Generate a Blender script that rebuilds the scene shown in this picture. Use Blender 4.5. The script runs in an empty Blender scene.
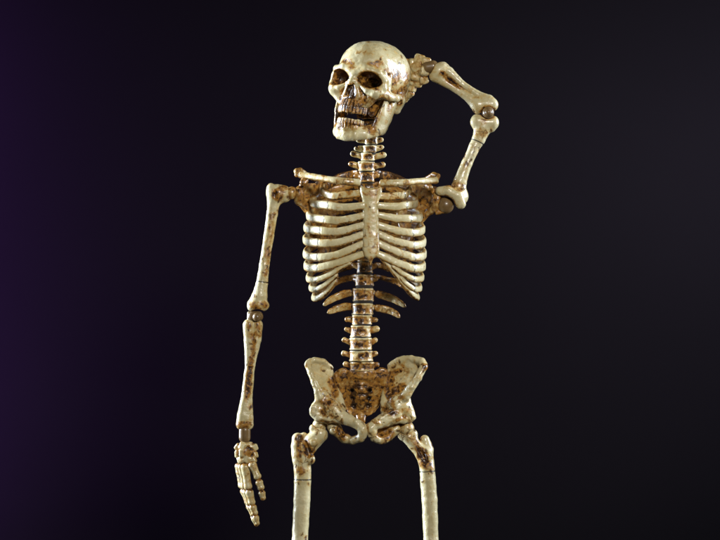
import bpy, math, random
import numpy as np
from mathutils import Vector

# ------------------------------------------------------------------ camera, world, lights, exposure
scene = bpy.context.scene
COL = scene.collection
U = 0.001                       # one model unit is a millimetre
FLOOR = -545.0                  # height of the table top in model units (z = 0 is the picture's centre)
DIST = 3.0


def wz(z):
    return (z - FLOOR) * U


cam_data = bpy.data.cameras.new('camera')
cam = bpy.data.objects.new('camera', cam_data)
COL.objects.link(cam)
cam.location = (0, -DIST, wz(0))
cam.rotation_euler = (math.radians(90), 0, 0)
cam_data.sensor_width = 36
cam_data.lens = 150
cam_data.clip_start = 0.05
cam_data.clip_end = 50
scene.camera = cam

world = bpy.data.worlds.new('World')
scene.world = world
world.use_nodes = True
wb = world.node_tree.nodes['Background']
wb.inputs[0].default_value = (0.5, 0.5, 0.7, 1)
wb.inputs[1].default_value = 0.010


def area(name, loc, target, energy, sx, sy, color, spread=180):
    d = bpy.data.lights.new(name, 'AREA')
    d.shape = 'RECTANGLE'
    d.size, d.size_y = sx, sy
    d.energy = energy
    d.color = color
    d.spread = math.radians(spread)
    o = bpy.data.objects.new(name, d)
    COL.objects.link(o)
    o.location = loc
    v = Vector(target) - Vector(loc)
    o.rotation_euler = v.to_track_quat('-Z', 'Y').to_euler()
    return o


CEN = (0, 0, wz(20))
area('front_softbox', (0.50, -1.75, wz(700)), (0, 0, wz(-40)), 3.7, 0.28, 0.28, (1.0, 0.97, 0.90), 70)
area('side_softbox_left', (-1.35, 0.40, wz(220)), CEN, 21, 0.34, 1.0, (0.72, 0.84, 1.0), 75)  # cool softbox from the left for the rim highlights
area('side_softbox_lamp', (1.35, 0.28, wz(380)), CEN, 6.8, 0.26, 0.8, (0.76, 0.86, 1.0), 75)

scene.view_settings.view_transform = 'Standard'
scene.view_settings.look = 'None'
scene.view_settings.exposure = 0
scene.view_settings.gamma = 1
scene.cycles.use_denoising = True
scene.cycles.max_bounces = 6


# ------------------------------------------------------------------ materials
def new_mat(name):
    m = bpy.data.materials.new(name)
    m.use_nodes = True
    nt = m.node_tree
    return m, nt, nt.nodes, nt.links, nt.nodes['Principled BSDF']


def bone_material():
    m, nt, N, L, P = new_mat('aged_bone')
    tc = N.new('ShaderNodeTexCoord')
    wash = N.new('ShaderNodeAttribute'); wash.attribute_name = 'wash'
    ink = N.new('ShaderNodeAttribute'); ink.attribute_name = 'ink'

    def noise(scale, detail, rough, dist=0.0, off=0.0):
        n = N.new('ShaderNodeTexNoise')
        n.inputs['Scale'].default_value = scale
        n.inputs['Detail'].default_value = detail
        n.inputs['Roughness'].default_value = rough
        n.inputs['Distortion'].default_value = dist
        if off:
            mp = N.new('ShaderNodeMapping')
            mp.inputs['Location'].default_value = (off, off * .7, -off)
            L.new(tc.outputs['Object'], mp.inputs[0]); L.new(mp.outputs[0], n.inputs['Vector'])
        else:
            L.new(tc.outputs['Object'], n.inputs['Vector'])
        return n.outputs['Fac']

    def math_(op, a, b=None, clamp=False):
        n = N.new('ShaderNodeMath'); n.operation = op; n.use_clamp = clamp
        for i, v in enumerate((a, b)):
            if v is None:
                continue
            if isinstance(v, (int, float)):
                n.inputs[i].default_value = v
            else:
                L.new(v, n.inputs[i])
        return n.outputs[0]

    def ramp(v, lo, hi, a=0.0, b=1.0):
        n = N.new('ShaderNodeMapRange'); n.interpolation_type = 'SMOOTHSTEP'
        L.new(v, n.inputs[0])
        for i, q in ((1, lo), (2, hi), (3, a), (4, b)):
            n.inputs[i].default_value = q
        return n.outputs[0]

    def mix(f, a, b):
        n = N.new('ShaderNodeMix'); n.data_type = 'RGBA'
        L.new(f, n.inputs[0])
        for i, v in ((6, a), (7, b)):
            if isinstance(v, tuple):
                n.inputs[i].default_value = v + (1,)
            else:
                L.new(v, n.inputs[i])
        return n.outputs[2]

    w = wash.outputs['Fac']
    n_big = noise(38, 4, .55, .3)
    n_mid = noise(170, 7, .66, .7, 3.1)
    n_fine = noise(300, 4, .6, .2, 7.7)
    n_grain = noise(900, 2, .5)
    base = mix(ramp(n_big, .3, .7), (0.54, 0.455, 0.235), (0.68, 0.605, 0.375))
    base = mix(ramp(n_fine, .35, .75, 0, .35), base, (0.50, 0.40, 0.20))
    # ochre wash: spreads with the wash attribute, its border broken by noise
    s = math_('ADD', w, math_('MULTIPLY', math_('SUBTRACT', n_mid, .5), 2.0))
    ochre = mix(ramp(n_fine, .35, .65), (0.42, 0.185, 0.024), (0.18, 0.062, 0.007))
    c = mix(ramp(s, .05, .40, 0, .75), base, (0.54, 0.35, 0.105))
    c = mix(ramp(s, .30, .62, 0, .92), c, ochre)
    # dark brown flakes inside the wash and a few on clean bone
    s2 = math_('ADD', math_('MULTIPLY', w, .36), n_mid)
    s2 = math_('ADD', s2, math_('MULTIPLY', math_('SUBTRACT', n_fine, .5), .5))
    c = mix(ramp(s2, .79, .85, 0, .92), c, (0.030, 0.011, 0.004))
    # crackle: thin brown veins that come and go
    vo = N.new('ShaderNodeTexVoronoi'); vo.feature = 'DISTANCE_TO_EDGE'; vo.inputs['Scale'].default_value = 95
    wv = N.new('ShaderNodeVectorMath'); wv.operation = 'MULTIPLY_ADD'
    nz = N.new('ShaderNodeTexNoise'); nz.inputs['Scale'].default_value = 130; nz.inputs['Detail'].default_value = 3
    L.new(tc.outputs['Object'], nz.inputs['Vector'])
    L.new(nz.outputs['Color'], wv.inputs[0]); wv.inputs[1].default_value = (.007, .007, .007); L.new(tc.outputs['Object'], wv.inputs[2])
    L.new(wv.outputs[0], vo.inputs['Vector'])
    vein = ramp(vo.outputs['Distance'], .015, .06, 1, 0)
    vein = math_('MULTIPLY', vein, ramp(math_('ADD', math_('MULTIPLY', w, .5), n_big), .66, .76, 0, .75))
    vein = math_('MULTIPLY', vein, ramp(w, .35, .6, 1, .15))
    c = mix(vein, c, (0.075, 0.028, 0.008))
    # small chips
    n_chip = noise(430, 2, .5, 0, 12.3)
    c = mix(math_('MULTIPLY', ramp(n_chip, .69, .73, 0, .85), ramp(n_mid, .5, .58)), c, (0.06, 0.025, 0.008))
    fl = N.new('ShaderNodeAttribute'); fl.attribute_name = 'fleck'
    c = mix(math_('MULTIPLY', fl.outputs['Fac'], ramp(n_fine, .25, .45, .4, 1)), c, (0.050, 0.018, 0.006))
    c = mix(ink.outputs['Fac'], c, (0.012, 0.009, 0.008))
    L.new(c, P.inputs['Base Color'])
    L.new(ramp(n_mid, .3, .7, .22, .36), P.inputs['Roughness'])
    P.inputs['Specular IOR Level'].default_value = .5
    P.inputs['Coat Weight'].default_value = .4
    P.inputs['Coat Roughness'].default_value = .16
    P.inputs['Subsurface Weight'].default_value = 0.0
    b = N.new('ShaderNodeBump'); b.inputs['Strength'].default_value = .55
    b.inputs['Distance'].default_value = .0012
    hsum = math_('ADD', math_('MULTIPLY', n_mid, .8), math_('ADD', math_('MULTIPLY', n_fine, .35), math_('MULTIPLY', n_grain, .06)))
    hsum = math_('SUBTRACT', hsum, math_('MULTIPLY', ramp(s2, .79, .85), .16))
    L.new(hsum, b.inputs['Height']); L.new(b.outputs[0], P.inputs['Normal'])
    return m


def plain(name, color, rough, coat=0.0, trans=0.0, bump=0.0):
    m, nt, N, L, P = new_mat(name)
    n = N.new('ShaderNodeTexNoise'); n.inputs['Scale'].default_value = 160; n.inputs['Detail'].default_value = 5
    tc = N.new('ShaderNodeTexCoord'); L.new(tc.outputs['Object'], n.inputs['Vector'])
    r = N.new('ShaderNodeMix'); r.data_type = 'RGBA'
    r.inputs[6].default_value = tuple(x * .55 for x in color) + (1,)
    r.inputs[7].default_value = tuple(min(1, x * 1.4) for x in color) + (1,)
    L.new(n.outputs['Fac'], r.inputs[0]); L.new(r.outputs[2], P.inputs['Base Color'])
    P.inputs['Roughness'].default_value = rough
    P.inputs['Coat Weight'].default_value = coat
    P.inputs['Transmission Weight'].default_value = trans
    if bump:
        b = N.new('ShaderNodeBump'); b.inputs['Strength'].default_value = bump; b.inputs['Distance'].default_value = .001
        L.new(n.outputs['Fac'], b.inputs['Height']); L.new(b.outputs[0], P.inputs['Normal'])
    return m


BONE = bone_material()
PEG = plain('smoky_plastic', (0.185, 0.112, 0.045), .34, .15, .0)
DISC = plain('dark_disc', (0.016, 0.010, 0.006), .8, .0)
CLOTH, _nt, _N, _L, _P = new_mat('black_cloth')
_t = _N.new('ShaderNodeTexCoord')
_n = _N.new('ShaderNodeTexNoise'); _n.inputs['Scale'].default_value = 2.2; _n.inputs['Detail'].default_value = 5
_L.new(_t.outputs['Object'], _n.inputs['Vector'])
_m = _N.new('ShaderNodeMix'); _m.data_type = 'RGBA'
_m.inputs[6].default_value = (0.0050, 0.0045, 0.0063, 1)
_m.inputs[7].default_value = (0.0078, 0.0070, 0.0095, 1)
_L.new(_n.outputs['Fac'], _m.inputs[0]); _L.new(_m.outputs[2], _P.inputs['Base Color'])
_P.inputs['Roughness'].default_value = .95
_P.inputs['Specular IOR Level'].default_value = .1


# ------------------------------------------------------------------ signed distance modelling
def A(*v):
    return np.array(v, dtype=np.float64)


def p(px, py, y=0.0):
    """point at picture column px, row py and depth y (mm, away from the viewer)"""
    return A(px - 360.0, y, 270.0 - py)


class Prim:
    def __init__(s, fn, lo, hi):
        s.fn, s.lo, s.hi = fn, np.array(lo, float), np.array(hi, float)


def ell(c, r, R=None):
    c = np.array(c, float); r = np.array(r, float)

    def fn(P):
        q = P - c
        if R is not None:
            q = q @ R
        k0 = np.sqrt(((q / r) ** 2).sum(1)) + 1e-9
        k1 = np.sqrt(((q / (r * r)) ** 2).sum(1)) + 1e-9
        return k0 * (k0 - 1) / k1
    m = r.max() if R is not None else r
    return Prim(fn, c - m, c + m)


def ball(c, r):
    return ell(c, (r, r, r))


def cap(a, b, ra, rb=None, sq=None):
    """tapered capsule; sq = (x,y,z) scale factors that flatten the section"""
    a = np.array(a, float); b = np.array(b, float); rb = ra if rb is None else rb
    s = np.ones(3) if sq is None else np.array(sq, float)

    def fn(P):
        q = (P - a) / s
        d = (b - a) / s
        t = np.clip(q @ d / (d @ d + 1e-9), 0, 1)
        return (np.linalg.norm(q - t[:, None] * d, axis=1) - (ra + (rb - ra) * t)) * s.min()
    m = max(ra, rb) * s
    return Prim(fn, np.minimum(a, b) - m, np.maximum(a, b) + m)


def chain(pts, rs, sq=None, k=1.0):
    ps = [cap(pts[i], pts[i + 1], rs[i], rs[i + 1], sq) for i in range(len(pts) - 1)]

    def fn(P):
        d = ps[0].fn(P)
        for q in ps[1:]:
            d = smin(d, q.fn(P), k)
        return d
    return Prim(fn, np.min([q.lo for q in ps], 0), np.max([q.hi for q in ps], 0))


def smin(a, b, k):
    if k <= 0:
        return np.minimum(a, b)
    h = np.clip(.5 + .5 * (b - a) / k, 0, 1)
    return b * (1 - h) + a * h - k * h * (1 - h)


def rbox(c, h, r, R=None):
    c = np.array(c, float); h = np.array(h, float)

    def fn(P):
        q = P - c
        if R is not None:
            q = q @ R
        q = np.abs(q) - (h - r)
        return np.linalg.norm(np.maximum(q, 0), axis=1) + np.minimum(q.max(1), 0) - r
    m = np.linalg.norm(h) if R is not None else h
    return Prim(fn, c - m, c + m)


def cyl(c, rx, ry, hz, r=1.0, R=None):
    c = np.array(c, float)

    def fn(P):
        q = P - c
        if R is not None:
            q = q @ R
        k = np.sqrt((q[:, 0] / rx) ** 2 + (q[:, 1] / ry) ** 2)
        d1 = (k - 1) * min(rx, ry) + r
        d2 = np.abs(q[:, 2]) - hz + r
        return np.minimum(np.maximum(d1, d2), 0) + np.sqrt(np.maximum(d1, 0) ** 2 + np.maximum(d2, 0) ** 2) - r
    m = max(rx, ry, hz) * 1.5
    return Prim(fn, c - m, c + m)


def smooth_loop(pts, n=6, closed=True):
    pts = [np.array(q, float) for q in pts]
    out = []
    N_ = len(pts)
    rng = range(N_) if closed else range(N_ - 1)
    for i in rng:
        if closed:
            a, b, c, d = pts[i - 1], pts[i], pts[(i + 1) % N_], pts[(i + 2) % N_]
        else:
            a, b, c, d = pts[max(i - 1, 0)], pts[i], pts[i + 1], pts[min(i + 2, N_ - 1)]
        for j in range(n):
            t = j / n
            out.append(.5 * ((2 * b) + (c - a) * t + (2 * a - 5 * b + 4 * c - d) * t * t + (3 * b - a - 3 * c + d) * t ** 3))
    if not closed:
        out.append(pts[-1])
    return np.array(out)


def plate(outline, yfn, th, r=1.5, n=5):
    """plate of outline (picture columns and rows), its mid surface at depth yfn(x,z), half thickness th(x,z)"""
    o = smooth_loop([(a - 360.0, 270.0 - b) for a, b in outline], n)

    def fn(P):
        x, z = P[:, 0], P[:, 2]
        d = np.full(len(x), 1e9); inside = np.zeros(len(x), bool)
        for i in range(len(o)):
            a, b = o[i - 1], o[i]
            ex, ez = b - a
            wx, wz_ = x - a[0], z - a[1]
            t = np.clip((wx * ex + wz_ * ez) / (ex * ex + ez * ez + 1e-9), 0, 1)
            d = np.minimum(d, (wx - t * ex) ** 2 + (wz_ - t * ez) ** 2)
            if abs(ez) > 1e-9:
                c = ((a[1] > z) != (b[1] > z)) & (x < ex * (z - a[1]) / ez + a[0])
                inside ^= c
        d = np.sqrt(d); d = np.where(inside, -d, d)
        yy = yfn(x, z)
        t_ = th(x, z) if callable(th) else th
        d1 = d + r
        d2 = np.abs(P[:, 1] - yy) - t_ + r
        return (np.minimum(np.maximum(d1, d2), 0) + np.sqrt(np.maximum(d1, 0) ** 2 + np.maximum(d2, 0) ** 2) - r) * .8
    g = np.array([(x, z) for x in np.linspace(o[:, 0].min(), o[:, 0].max(), 9) for z in np.linspace(o[:, 1].min(), o[:, 1].max(), 9)])
    ys = yfn(g[:, 0], g[:, 1]); tm = np.max(th(g[:, 0], g[:, 1])) if callable(th) else th
    return Prim(fn, (o[:, 0].min() - 1, ys.min() - tm - 2, o[:, 1].min() - 1), (o[:, 0].max() + 1, ys.max() + tm + 2, o[:, 1].max() + 1))


def vnoise(P, scale, seed=0):
    q = P / scale + seed * 17.31
    i = np.floor(q).astype(np.int64); f = q - i; f = f * f * (3 - 2 * f)

    def h(a, b, c):
        n = (a * 73856093) ^ (b * 19349663) ^ (c * 83492791) ^ (seed * 2654435)
        n = (n ^ (n >> 13)) * 1274126177 & 0x7fffffff
        return ((n ^ (n >> 16)) & 0xffff) / 32767.5 - 1
    r = 0
    for a in (0, 1):
        for b in (0, 1):
            for c in (0, 1):
                w = (f[:, 0] if a else 1 - f[:, 0]) * (f[:, 1] if b else 1 - f[:, 1]) * (f[:, 2] if c else 1 - f[:, 2])
                r = r + w * h(i[:, 0] + a, i[:, 1] + b, i[:, 2] + c)
    return r


class Shape:
    def __init__(s, rough=.25, seed=0):
        s.ops = []; s.rough = rough; s.seed = seed; s.spots = []; s.inks = []; s.R = np.eye(3); s.c = np.zeros(3)

    def add(s, pr, k=2.0):
        s.ops.append(('+', pr, k)); return s

    def cut(s, pr, k=1.5, wash=None):
        s.ops.append(('-', pr, k))
        if wash:
            s.spots.append((pr, wash))
        return s

    def paint(s, pr, wash):
        s.spots.append((pr, wash)); return s

    def ink(s, fn):
        s.inks.append(fn); return s

    def ev(s, P):
        d = None
        for op, pr, k in s.ops:
            q = pr.fn(P)
            if d is None:
                d = q
            elif op == '+':
                d = smin(d, q, k)
            else:
                d = -smin(-d, q, k)
        if s.rough:
            d = d + s.rough * (vnoise(P, 6.0, s.seed) + .5 * vnoise(P, 2.6, s.seed + 1))
        return d

    def mesh(s, vox):
        lo = np.min([o[1].lo for o in s.ops if o[0] == '+'], 0) - 3
        hi = np.max([o[1].hi for o in s.ops if o[0] == '+'], 0) + 3
        f = 4
        n = (np.ceil((hi - lo) / (vox * f))).astype(int) + 1
        ax = [lo[i] + np.arange(n[i]) * vox * f for i in range(3)]
        G = np.stack(np.meshgrid(*ax, indexing='ij'), -1).reshape(-1, 3)
        dc = s.ev(G).reshape(n)
        near = np.abs(dc) < vox * f * 2.2
        N3 = n * f
        fine = np.repeat(np.repeat(np.repeat(np.where(near, 0, np.sign(dc) * 9.0), f, 0), f, 1), f, 2)
        idx = np.argwhere(fine == 0)
        # the coarse value at index c covers fine indices c*f .. c*f+f-1, centred with a half cell offset
        P = lo + (idx - (f - 1) / 2) * vox
        v = np.empty(len(P))
        for a in range(0, len(P), 400000):
            v[a:a + 400000] = s.ev(P[a:a + 400000])
        fine[idx[:, 0], idx[:, 1], idx[:, 2]] = v
        return nets(fine, lo - (f - 1) / 2 * vox, vox)


def nets(D, lo, vox):
    """naive surface nets"""
    S = D < 0
    n = D.shape
    c = np.zeros((n[0] - 1, n[1] - 1, n[2] - 1), np.int8)
    for a in (0, 1):
        for b in (0, 1):
            for e in (0, 1):
                c += S[a:n[0] - 1 + a, b:n[1] - 1 + b, e:n[2] - 1 + e]
    cells = np.argwhere((c > 0) & (c < 8))
    idm = -np.ones(c.shape, np.int64)
    idm[cells[:, 0], cells[:, 1], cells[:, 2]] = np.arange(len(cells))
    acc = np.zeros((len(cells), 3)); cnt = np.zeros(len(cells))
    corners = [(a, b, e) for a in (0, 1) for b in (0, 1) for e in (0, 1)]
    val = {q: D[cells[:, 0] + q[0], cells[:, 1] + q[1], cells[:, 2] + q[2]] for q in corners}
    for q in corners:
        for ax in range(3):
            if q[ax] == 0:
                q2 = list(q); q2[ax] = 1; q2 = tuple(q2)
                va, vb = val[q], val[q2]
                m = (va < 0) != (vb < 0)
                t = np.where(m, va / np.where(m, va - vb, 1), 0)
                t = np.clip(t, 0, 1)
                pt = np.tile(np.array(q, float), (len(cells), 1)); pt[:, ax] = t
                acc += pt * m[:, None]; cnt += m
    V = lo + (cells + acc / np.maximum(cnt, 1)[:, None]) * vox
    F = []
    for ax in range(3):
        u, w = (ax + 1) % 3, (ax + 2) % 3
        sl0 = [slice(1, -1)] * 3; sl0[ax] = slice(0, -1)
        sl1 = [slice(1, -1)] * 3; sl1[ax] = slice(1, None)
        s0 = S[tuple(sl0)]; s1 = S[tuple(sl1)]
        e = np.argwhere(s0 != s1)
        if not len(e):
            continue
        flip = s0[e[:, 0], e[:, 1], e[:, 2]]
        e = e + 1; e[:, ax] -= 1

        def g(du, dw):
            q = e.copy(); q[:, u] += du; q[:, w] += dw
            return idm[q[:, 0], q[:, 1], q[:, 2]]
        Q = np.stack([g(-1, -1), g(0, -1), g(0, 0), g(-1, 0)], 1)
        Q = np.where(flip[:, None], Q, Q[:, ::-1])
        F.append(Q[(Q >= 0).all(1)])
    return V, np.concatenate(F)


ROOT = bpy.data.objects.new('skeleton', None)
COL.objects.link(ROOT)
ROOT.location = (0, 0, 0)
ROOT.empty_display_size = .05


def volume_sign(V, F):
    a, b, c = V[F[:, 0]], V[F[:, 1]], V[F[:, 2]]
    v = (a * np.cross(b, c)).sum()
    if F.shape[1] == 4:
        v += (a * np.cross(c, V[F[:, 3]])).sum()
    return v


def link(name, V, F, mat, parent, wash=None, ink=None, smooth=True, fleck=None):
    V = np.asarray(V, float).copy()
    V[:, 2] -= FLOOR
    V *= U
    me = bpy.data.meshes.new(name)
    F = np.asarray(F)
    if volume_sign(V, F) < 0:
        F = F[:, ::-1]
    me.vertices.add(len(V)); me.vertices.foreach_set('co', V.astype(np.float32).ravel())
    me.loops.add(F.size); me.loops.foreach_set('vertex_index', F.astype(np.int32).ravel())
    me.polygons.add(len(F))
    me.polygons.foreach_set('loop_start', np.arange(0, F.size, F.shape[1], dtype=np.int32))
    me.polygons.foreach_set('loop_total', np.full(len(F), F.shape[1], np.int32))
    me.update(calc_edges=True)
    me.polygons.foreach_set('use_smooth', [smooth] * len(F))
    for nm, a in (('wash', wash), ('ink', ink), ('fleck', fleck)):
        if mat is BONE:
            at = me.attributes.new(nm, 'FLOAT', 'POINT')
            at.data.foreach_set('value', (np.zeros(len(V)) if a is None else np.asarray(a)).astype(np.float32))
    me.materials.append(mat)
    o = bpy.data.objects.new(name, me)
    COL.objects.link(o)
    o.parent = parent
    return o


def paint_flecks(V, nrm, wash, count, seed):
    """short crooked strokes of dark brown paint lying on the surface, denser where the wash is"""
    g = np.random.default_rng(seed)
    out = np.zeros(len(V))
    pr = .10 + np.clip(wash, 0, 1); pr /= pr.sum()
    for i in g.choice(len(V), count, p=pr):
        n = nrm[i]; t = g.normal(size=3); t -= n * (t @ n); t /= np.linalg.norm(t) + 1e-9
        a = V[i]; near = np.where(np.abs(V - a).max(1) < 9)[0]
        W = V[near]
        fat = g.uniform(.5, 1.6)
        for _ in range(g.integers(1, 4)):
            L = g.uniform(.5, 2.2); b = a + t * L; rad = g.uniform(.3, .75) * fat
            h = np.clip((W - a) @ t / L, 0, 1)
            d = np.linalg.norm(W - a - h[:, None] * (b - a), axis=1)
            d = d + .35 * vnoise(W, 1.3, int(seed))
            out[near] = np.maximum(out[near], np.clip(1.4 - d / rad * .8, 0, 1))
            wash[near] = np.maximum(wash[near], np.clip(.55 - d * .16, 0, 1) * g.uniform(.5, 1))
            j = near[np.argmin(((W - b) ** 2).sum(1))]; a = V[j]; n = nrm[j]
            t = t + g.normal(size=3) * .4; t -= n * (t @ n); t /= np.linalg.norm(t) + 1e-9
    return out * .92


def bone(name, s, parent=None, vox=.8, base=.1, groove=.5, mat=None, R=None, c=None, basefn=None, flecks=0):
    """mesh a Shape; R, c place a shape modelled in its own axes"""
    mat = mat or BONE
    V, F = s.mesh(vox)
    # outward normals from the field
    e = .6
    nrm = np.stack([s.ev(V + np.eye(3)[i] * e) - s.ev(V - np.eye(3)[i] * e) for i in range(3)], 1)
    nrm /= np.linalg.norm(nrm, axis=1)[:, None] + 1e-9
    wash = np.full(len(V), float(base))
    if basefn is not None:
        wash = wash + basefn(V)
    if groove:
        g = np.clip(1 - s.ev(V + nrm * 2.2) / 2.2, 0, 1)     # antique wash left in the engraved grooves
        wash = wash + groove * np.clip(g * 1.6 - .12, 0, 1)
    for pr, w in s.spots:
        d = pr.fn(V)
        wash = wash + w * np.clip(1 - np.maximum(d - .3, 0) / 2.5, 0, 1)
    ink = np.zeros(len(V))
    for fn in s.inks:
        ink = np.maximum(ink, fn(V))
    fleck = None
    if flecks:
        fleck = paint_flecks(V, nrm, wash, flecks, s.seed + len(V) % 97)
    if R is not None:
        V = V @ R.T + c
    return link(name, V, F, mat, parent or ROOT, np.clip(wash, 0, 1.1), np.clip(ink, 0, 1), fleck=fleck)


def sweep(name, path, hw, ht, nrmfn, parent=None, wash=None, ink=None, n=8, seg=16, seed=0, mat=None):
    """flattened rod along a smooth path: hw half height across, ht half thickness along the outward direction"""
    pts = smooth_loop(path, n, closed=False)
    # resample evenly
    L = np.r_[0, np.cumsum(np.linalg.norm(np.diff(pts, axis=0), axis=1))]
    m = max(6, int(L[-1] / .55)); t = np.linspace(0, L[-1], m)
    pts = np.stack([np.interp(t, L, pts[:, i]) for i in range(3)], 1)
    T = np.gradient(pts, axis=0); T /= np.linalg.norm(T, axis=1)[:, None]
    O = nrmfn(pts); O = O - (O * T).sum(1)[:, None] * T; O /= np.linalg.norm(O, axis=1)[:, None] + 1e-9
    B = np.cross(T, O)
    u = t / L[-1]
    H = np.interp(u, np.linspace(0, 1, len(hw)), hw); W = np.interp(u, np.linspace(0, 1, len(ht)), ht)
    capf = np.sqrt(np.clip(np.minimum(t, L[-1] - t) / 2.2, .05, 1))
    H = H * capf; W = W * capf
    rows = []
    for j in range(seg):
        a = 2 * math.pi * j / seg
        ca, sa = math.cos(a), math.sin(a)
        ca = math.copysign(abs(ca) ** .8, ca); sa = math.copysign(abs(sa) ** .8, sa)
        q = pts + O * (W * ca)[:, None] + B * (H * sa)[:, None]
        rows.append(q)
    V = np.stack(rows, 1).reshape(-1, 3)
    d = .22 * vnoise(V, 5, seed) + .12 * vnoise(V, 2.2, seed + 3)
    ctr = np.repeat(pts, seg, 0); dirv = V - ctr; dirv /= np.linalg.norm(dirv, axis=1)[:, None] + 1e-9
    V = V + dirv * d[:, None]
    F = []
    for i in range(m - 1):
        for j in range(seg):
            k = (j + 1) % seg
            F.append((i * seg + j, i * seg + k, (i + 1) * seg + k, (i + 1) * seg + j))
    V = np.vstack([V, pts[:1], pts[-1:]])
    for j in range(seg):
        k = (j + 1) % seg
        F.append((len(V) - 2, k, j, j)); F.append((len(V) - 1, (m - 1) * seg + j, (m - 1) * seg + k, (m - 1) * seg + k))
    uu = np.r_[np.repeat(u, seg), 0, 1]
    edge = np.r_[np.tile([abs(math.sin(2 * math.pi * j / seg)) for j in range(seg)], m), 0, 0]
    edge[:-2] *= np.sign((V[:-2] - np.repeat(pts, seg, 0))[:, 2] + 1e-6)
    w = wash(uu, edge, V) if wash else np.zeros(len(V))
    k = ink(uu, V) if ink else np.zeros(len(V))
    # quads with a repeated corner become triangles
    me_f = np.array(F)
    quads = me_f[:-2 * seg]; tris = me_f[-2 * seg:][:, :3]
    V2 = V.copy(); V2[:, 2] -= FLOOR; V2 *= U
    if volume_sign(V2 - V2.mean(0), quads) < 0:
        quads = quads[:, ::-1]; tris = tris[:, ::-1]
    me = bpy.data.meshes.new(name)
    me.from_pydata([tuple(x) for x in V2], [], [tuple(map(int, f)) for f in quads] + [tuple(map(int, f)) for f in tris])
    me.update()
    me.polygons.foreach_set('use_smooth', [True] * len(me.polygons))
    for nm, a in (('wash', w), ('ink', k)):
        at = me.attributes.new(nm, 'FLOAT', 'POINT'); at.data.foreach_set('value', np.clip(a, 0, 1.1).astype(np.float32))
    me.materials.append(mat or BONE)
    o = bpy.data.objects.new(name, me); COL.objects.link(o); o.parent = parent or ROOT
    return o


def Rx(a):
    c, s = math.cos(a), math.sin(a); return np.array([[1, 0, 0], [0, c, -s], [0, s, c]])


def Ry(a):
    c, s = math.cos(a), math.sin(a); return np.array([[c, 0, s], [0, 1, 0], [-s, 0, c]])


def Rz(a):
    c, s = math.cos(a), math.sin(a); return np.array([[c, -s, 0], [s, c, 0], [0, 0, 1]])


def ring_ink(a, b, t, w=.5):
    """thin dark seam round the shaft a-b at fraction t"""
    a = np.array(a, float); b = np.array(b, float); L = np.linalg.norm(b - a); d = (b - a) / L

    def f(V):
        q = (V - a) @ d - t * L
        return np.clip(1.6 - np.abs(q) / w, 0, 1)
    return f


def seam_cut(s, a, b, t, r, w=.45):
    a = np.array(a, float); b = np.array(b, float); L = np.linalg.norm(b - a); d = (b - a) / L
    c = a + d * t * L

    def fn(P):
        q = P - c
        h = q @ d
        rad = np.linalg.norm(q - h[:, None] * d, axis=1)
        return np.sqrt(np.maximum(np.abs(h) - w * .2, 0) ** 2 + np.maximum(r - .5 - rad, 0) ** 2) - w * .8
    s.cut(Prim(fn, c - r, c + r), .3)
    s.ink(ring_ink(a, b, t, .5))


# ------------------------------------------------------------------ setting: backdrop and table top
def sheet(name, V, F, mat):
    me = bpy.data.meshes.new(name); me.from_pydata(V, [], F); me.update()
    me.polygons.foreach_set('use_smooth', [True] * len(me.polygons))
    me.materials.append(mat)
    o = bpy.data.objects.new(name, me); COL.objects.link(o); o['kind'] = 'structure'
    return o


prof = [(-0.9, 0.0), (0.6, 0.0)]
for i in range(1, 13):
    a = math.pi / 2 * i / 12
    prof.append((0.6 + .45 * math.sin(a), .45 - .45 * math.cos(a)))
prof.append((1.05, 2.6))
nx = 2
bv = []; bf = []
for y, z in prof:
    for x in (-2.6, 2.6):
        bv.append((x, y, z))
for i in range(len(prof) - 1):
    bf.append((2 * i, 2 * i + 1, 2 * i + 3, 2 * i + 2))
bd = sheet('backdrop', bv, bf, CLOTH)
bd['label'] = 'plain near-black cloth backdrop, faintly purple at the left edge'

# ------------------------------------------------------------------ skull
YAW, PITCH, ROLL = math.radians(-30), math.radians(-2), math.radians(8)
RS = Ry(ROLL) @ Rz(YAW) @ Rx(PITCH)
CS = p(374, 75, 4)


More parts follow.
